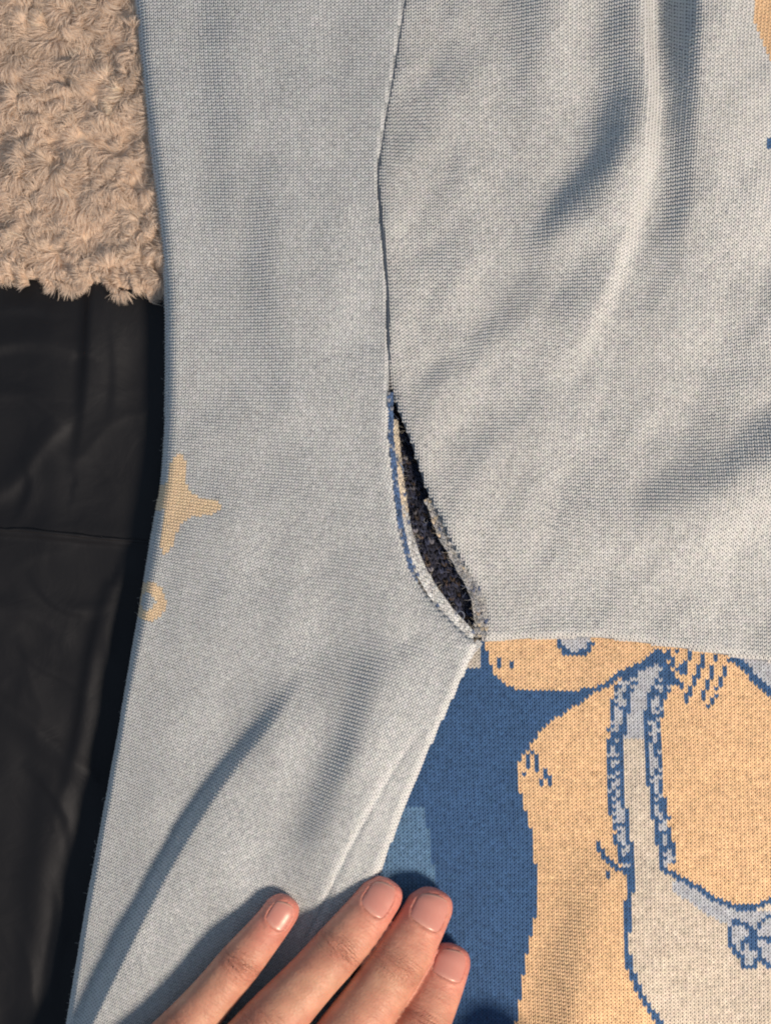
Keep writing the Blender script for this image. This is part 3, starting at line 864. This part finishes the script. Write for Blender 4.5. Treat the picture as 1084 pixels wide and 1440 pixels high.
class Finger:
    """loft from the tip to the base; pts tip..base (x,y,z), W half-widths at distances from the tip"""
    def __init__(self, pts, prof, flat=.84, roll=0.0, tipr=26):
        n = 150
        self.ax = spline(pts, n)
        d = np.r_[0, np.cumsum(np.linalg.norm(np.diff(self.ax, axis=0), axis=1))]
        self.d = d; self.L = d[-1]
        pr = np.asarray(prof, float)
        w = np.interp(d, pr[:, 0], pr[:, 1])
        w = np.convolve(np.pad(w, 8, 'edge'), np.ones(17) / 17, 'valid')
        cap = np.sqrt(np.clip(1 - (1 - np.clip(d / tipr, 0, 1)) ** 2.2, 0, 1))
        endc = np.sqrt(np.clip(1 - (1 - np.clip((self.L - d) / 30, 0, 1)) ** 2, 0, 1))
        self.w = np.maximum(w * cap * endc, .15)
        self.h = self.w * np.interp(d, [0, 30, 90, 200], [flat * .86, flat * .92, flat, flat + .06])
        tan = np.gradient(self.ax, axis=0); tan /= np.linalg.norm(tan, axis=1, keepdims=True)
        up = np.tile([0, 0, 1.0], (n, 1))
        si = np.cross(tan, up); si /= np.linalg.norm(si, axis=1, keepdims=True)
        up = np.cross(si, tan); up *= np.sign(up[:, 2:3])
        c, s = math.cos(roll), math.sin(roll)
        self.si, self.up, self.tan = si * c + up * s, up * c - si * s, tan
    def surf(self, s, th):
        """th = 0 on the back of the finger, + towards si"""
        f = lambda A: np.stack([np.interp(s, self.d, A[:, k]) for k in range(3)], -1) if A.ndim == 2 else np.interp(s, self.d, A)
        w, h = f(self.w), f(self.h)
        return f(self.ax) + f(self.si) * (w * np.sin(th))[..., None] + f(self.up) * (h * np.cos(th))[..., None]
    def mesh(self, sides=40):
        th = np.arange(sides) / sides * 2 * np.pi
        T, D = np.meshgrid(th, self.d)
        P = self.surf(D, T).reshape(-1, 3)
        F = grid_faces(len(self.d), sides, True).tolist()
        F.append(list(range(sides))); F.append([(len(self.d) - 1) * sides + k for k in range(sides)][::-1])
        return P, F
    def local(self, P):
        """nearest axis point -> s, theta, radial ratio"""
        i = np.zeros(len(P), int); best = np.full(len(P), 1e18)
        lo, hi = self.ax.min(0) - 62, self.ax.max(0) + 62
        sel = np.nonzero(((P > lo) & (P < hi)).all(1))[0]
        Q = P[sel]; bq = np.full(len(sel), 1e18); iq = np.zeros(len(sel), int)
        for k in range(0, len(self.ax)):
            v = Q - self.ax[k]; q = v[:, 0] ** 2 + v[:, 1] ** 2 + v[:, 2] ** 2
            mm = q < bq; bq[mm] = q[mm]; iq[mm] = k
        best[sel] = bq; i[sel] = iq
        v = P - self.ax[i]
        a = (v * self.si[i]).sum(1) / self.w[i].clip(4); b = (v * self.up[i]).sum(1) / self.h[i].clip(4)
        return self.d[i], np.arctan2(a, b), np.sqrt(best), i

zl = lambda x, y: float(H_LEFT.z(np.array([float(x)]), np.array([float(y)]))[0])
zp = lambda x, y: float(H_PAT.z(np.array([float(x)]), np.array([float(y)]))[0])
print('heights under tips', zl(405, 1275), zl(343, 1346), zl(250, 1460), zl(483, 1327), zl(500, 1290), zp(606, 1281), zp(630, 1361), zl(450, 1440))

FING = {
 'little': Finger([(408, 1249, 82), (393, 1278, 88), (343, 1337, 104), (272, 1419, 112), (192, 1499, 118), (150, 1542, 118)],
                  [(0, 24), (30, 25), (70, 27), (112, 31), (160, 31), (225, 35), (300, 38), (400, 40)], .86, -.10, 24),
 'ring': Finger([(546, 1230, 62), (531, 1259, 72), (478, 1319, 96), (380, 1419, 122), (290, 1509, 130), (250, 1549, 130)],
                [(0, 29), (30, 30.5), (70, 33), (115, 36), (170, 36), (245, 41), (320, 41), (450, 44)], .84, .14, 28),
 'middle': Finger([(612, 1247, 48), (601, 1277, 58), (560, 1341, 84), (478, 1449, 120), (395, 1559, 138), (360, 1602, 138)],
                  [(0, 31), (30, 33), (70, 36), (115, 40), (170, 40), (250, 45), (330, 44), (450, 46)], .84, .05, 29),
 'index': Finger([(636, 1325, 48), (628, 1353, 57), (598, 1415, 82), (540, 1522, 122), (478, 1627, 142), (450, 1672, 142)],
                 [(0, 30), (30, 32), (70, 35), (110, 38), (165, 39), (240, 43), (330, 44), (450, 46)], .86, .10, 28),
}
EXTRA = [  # metacarpals, palm heel and thumb, below the frame
 Finger([(175, 1530, 118), (120, 1640, 112), (60, 1780, 100), (40, 1860, 95), (30, 1920, 95)], [(0, 42), (60, 52), (300, 58), (450, 48)], .8, 0, 40),
 Finger([(270, 1545, 128), (200, 1660, 124), (120, 1800, 108), (70, 1880, 98), (50, 1920, 96)], [(0, 44), (60, 54), (300, 58), (450, 50)], .8, 0, 40),
 Finger([(380, 1595, 136), (290, 1700, 130), (190, 1820, 112), (120, 1900, 100), (90, 1940, 96)], [(0, 46), (60, 56), (300, 58), (450, 50)], .8, 0, 40),
 Finger([(465, 1665, 140), (370, 1755, 132), (260, 1850, 114), (160, 1930, 100), (120, 1960, 96)], [(0, 46), (60, 56), (300, 58), (450, 50)], .8, 0, 40),
 Finger([(788, 1468, 140), (750, 1524, 136), (660, 1640, 120), (520, 1775, 112), (350, 1885, 104), (200, 1945, 98)], [(0, 38), (40, 42), (90, 46), (190, 44), (330, 56), (500, 62), (720, 52)], .84, 0, 36),
]
allP, allF, off = [], [], 0
for fgr in list(FING.values()) + EXTRA:
    P, F = fgr.mesh()
    allP.append(P); allF += [[a + off for a in f] for f in F]; off += len(P)
me = bpy.data.meshes.new('hand_raw')
me.from_pydata(to_world(np.concatenate(allP)).tolist(), [], allF)
raw = bpy.data.objects.new('hand_raw', me); link(raw)
md = raw.modifiers.new('r', 'REMESH'); md.mode = 'VOXEL'; md.voxel_size = 2.1 * S; md.use_smooth_shade = True
ms = raw.modifiers.new('s', 'SMOOTH'); ms.factor = .5; ms.iterations = 5
dg = bpy.context.evaluated_depsgraph_get()
ev = raw.evaluated_get(dg).to_mesh()
nv = len(ev.vertices); co = np.empty(nv * 3, np.float32); ev.vertices.foreach_get('co', co); co = co.reshape(-1, 3).astype(float)
no = np.empty(nv * 3, np.float32); ev.vertices.foreach_get('normal', no); no = no.reshape(-1, 3).astype(float)
quads = np.empty(len(ev.polygons) * 4, np.int32)
ev.loops.foreach_get('vertex_index', quads); quads = quads.reshape(-1, 4)
bpy.data.objects.remove(raw)
L = np.stack([co[:, 0] / S + 542, 720 - co[:, 1] / S, co[:, 2] / S], 1)
NL = np.stack([no[:, 0], -no[:, 1], no[:, 2]], 1)

NAILS = {  # s0 (free edge), s1 (cuticle), half angle, theta offset
 'little': (9, 48, .70, -.05), 'ring': (8, 58, .72, .02), 'middle': (10, 60, .82, .05), 'index': (8, 52, .78, .12)}
JOINTS = {'little': (112, 235), 'ring': (118, 262), 'middle': (122, 270), 'index': (118, 255)}
fc = np.zeros((nv, 3)); col = np.tile(np.array([.51, .265, .197]), (nv, 1))
bestd = np.full(nv, 1e9)
disp = np.zeros(nv)
for key, fg in FING.items():
    s, th, dist, i = fg.local(L)
    mine = (dist / fg.w[i].clip(10)) < 1.35
    mine &= dist < bestd
    bestd[mine] = dist[mine]
    jw = np.zeros(nv)
    for k, jd in enumerate(JOINTS[key]):
        jw = np.maximum(jw, np.exp(-((s - jd) / (15 + 9 * k)) ** 2) * np.clip(np.cos(th * .8), 0, 1))
    fc[mine] = np.stack([s, th * 1.0 + 7 * JOINTS[key][0], np.maximum(jw, .13)], 1)[mine]
    tipw = np.exp(-(s / 75) ** 2)[:, None]
    cc = np.array([.51, .265, .197]) * (1 - tipw) + np.array([.58, .225, .195]) * tipw
    jr = (.55 * jw)[:, None]
    cc = cc * (1 - jr) + np.array([.47, .20, .155]) * jr
    col[mine] = cc[mine]
    s0, s1, ha, t0_ = NAILS[key]
    a = (s - (s0 + s1) / 2) / ((s1 - s0) / 2); b = (th - t0_) / ha
    q = (np.abs(a) ** 2.6 + np.abs(b) ** 2.6) ** (1 / 2.6)
    dd = np.where(q < 1.0, -1.1, 1.3 * np.exp(-((q - 1.13) / .12) ** 2))
    dd = np.where((a < -.35) & (q >= 1), dd * .35, dd)
    # knuckle relief
    dd = dd + jw * 1.1 * np.cos((s - JOINTS[key][0]) / 3.1) * .55
    disp[mine] = dd[mine]
mot = smooth_noise(101, 26, L[:, 0] + L[:, 2], L[:, 1]) * .6 + smooth_noise(102, 9, L[:, 0], L[:, 1] + L[:, 2]) * .4
col = col * (1 + mot[:, None] * np.array([.05, .17, .15])[None])
L2_ = L + NL * disp[:, None]
hand = mesh_np('hand', L2_, quads, M_SKIN, None, col, vec={'fcoord': fc})
tag(hand, 'left hand reaching in from below, four bent fingers holding the knit flat', 'hand')
for key, fg in FING.items():
    s0, s1, ha, t0_ = NAILS[key]
    na, nb = 26, 26
    A, B = np.meshgrid(np.linspace(-1, 1, na), np.linspace(-1, 1, nb), indexing='ij')
    # square -> rounded outline
    a2 = A * np.sqrt(1 - .30 * B ** 2); b2 = B * np.sqrt(1 - .22 * A ** 2)
    s = (s0 + s1) / 2 + a2 * (s1 - s0) / 2
    th = t0_ + b2 * ha
    P = fg.surf(s, th)
    C = fg.surf(s, th * 0 + t0_)
    nrm = np.stack([np.interp(s, fg.d, fg.up[:, k]) for k in range(3)], -1) * np.cos(th)[..., None] + np.stack([np.interp(s, fg.d, fg.si[:, k]) for k in range(3)], -1) * np.sin(th)[..., None]
    q = np.maximum(np.abs(A), np.abs(B))
    lift = np.where(q > .97, -1.6, .35 - .55 * np.clip(q - .8, 0, 1) / .2 * .6)
    lift = lift + np.where(A < -.85, .6, 0)           # free edge stands clear of the skin
    # nail is flatter lengthwise than the finger tip
    P = P + nrm * lift[..., None]
    P[..., 2] += 1.6 * np.clip(-A, 0, 1) ** 2 * (1 - .5 * B ** 2)
    cn = np.tile(np.array([.55, .25, .225]), (na * nb, 1))
    Af = A.ravel()
    wl = np.clip((Af - .62) / .3, 0, 1)[:, None] * np.exp(-(B.ravel() / .55) ** 2)[:, None]      # lunula
    cn = cn * (1 - .35 * wl) + np.array([.66, .43, .37]) * .35 * wl
    wf = np.clip((-.86 - Af) / .06, 0, 1)[:, None]
    cn = cn * (1 - .5 * wf) + np.array([.68, .47, .38]) * .5 * wf
    # give the plate thickness by closing it underneath
    Pt = P.reshape(-1, 3); Pb = Pt - nrm.reshape(-1, 3) * 1.2
    F1 = grid_faces(na, nb); F2 = F1[:, ::-1] + na * nb
    idx = np.arange(na * nb).reshape(na, nb)
    loop = np.concatenate([idx[0, :-1], idx[:-1, -1], idx[-1, :0:-1], idx[:0:-1, 0]])
    nx_ = np.roll(loop, -1)
    F3 = np.stack([loop, nx_, nx_ + na * nb, loop + na * nb], 1)
    mesh_np('nail', np.concatenate([Pt, Pb]), np.concatenate([F1, F2, F3]), M_NAIL, hand, np.concatenate([cn, cn]))
tot = sum(len(o.data.polygons) for o in SC.objects if o.type == 'MESH')
print('quads total', tot)
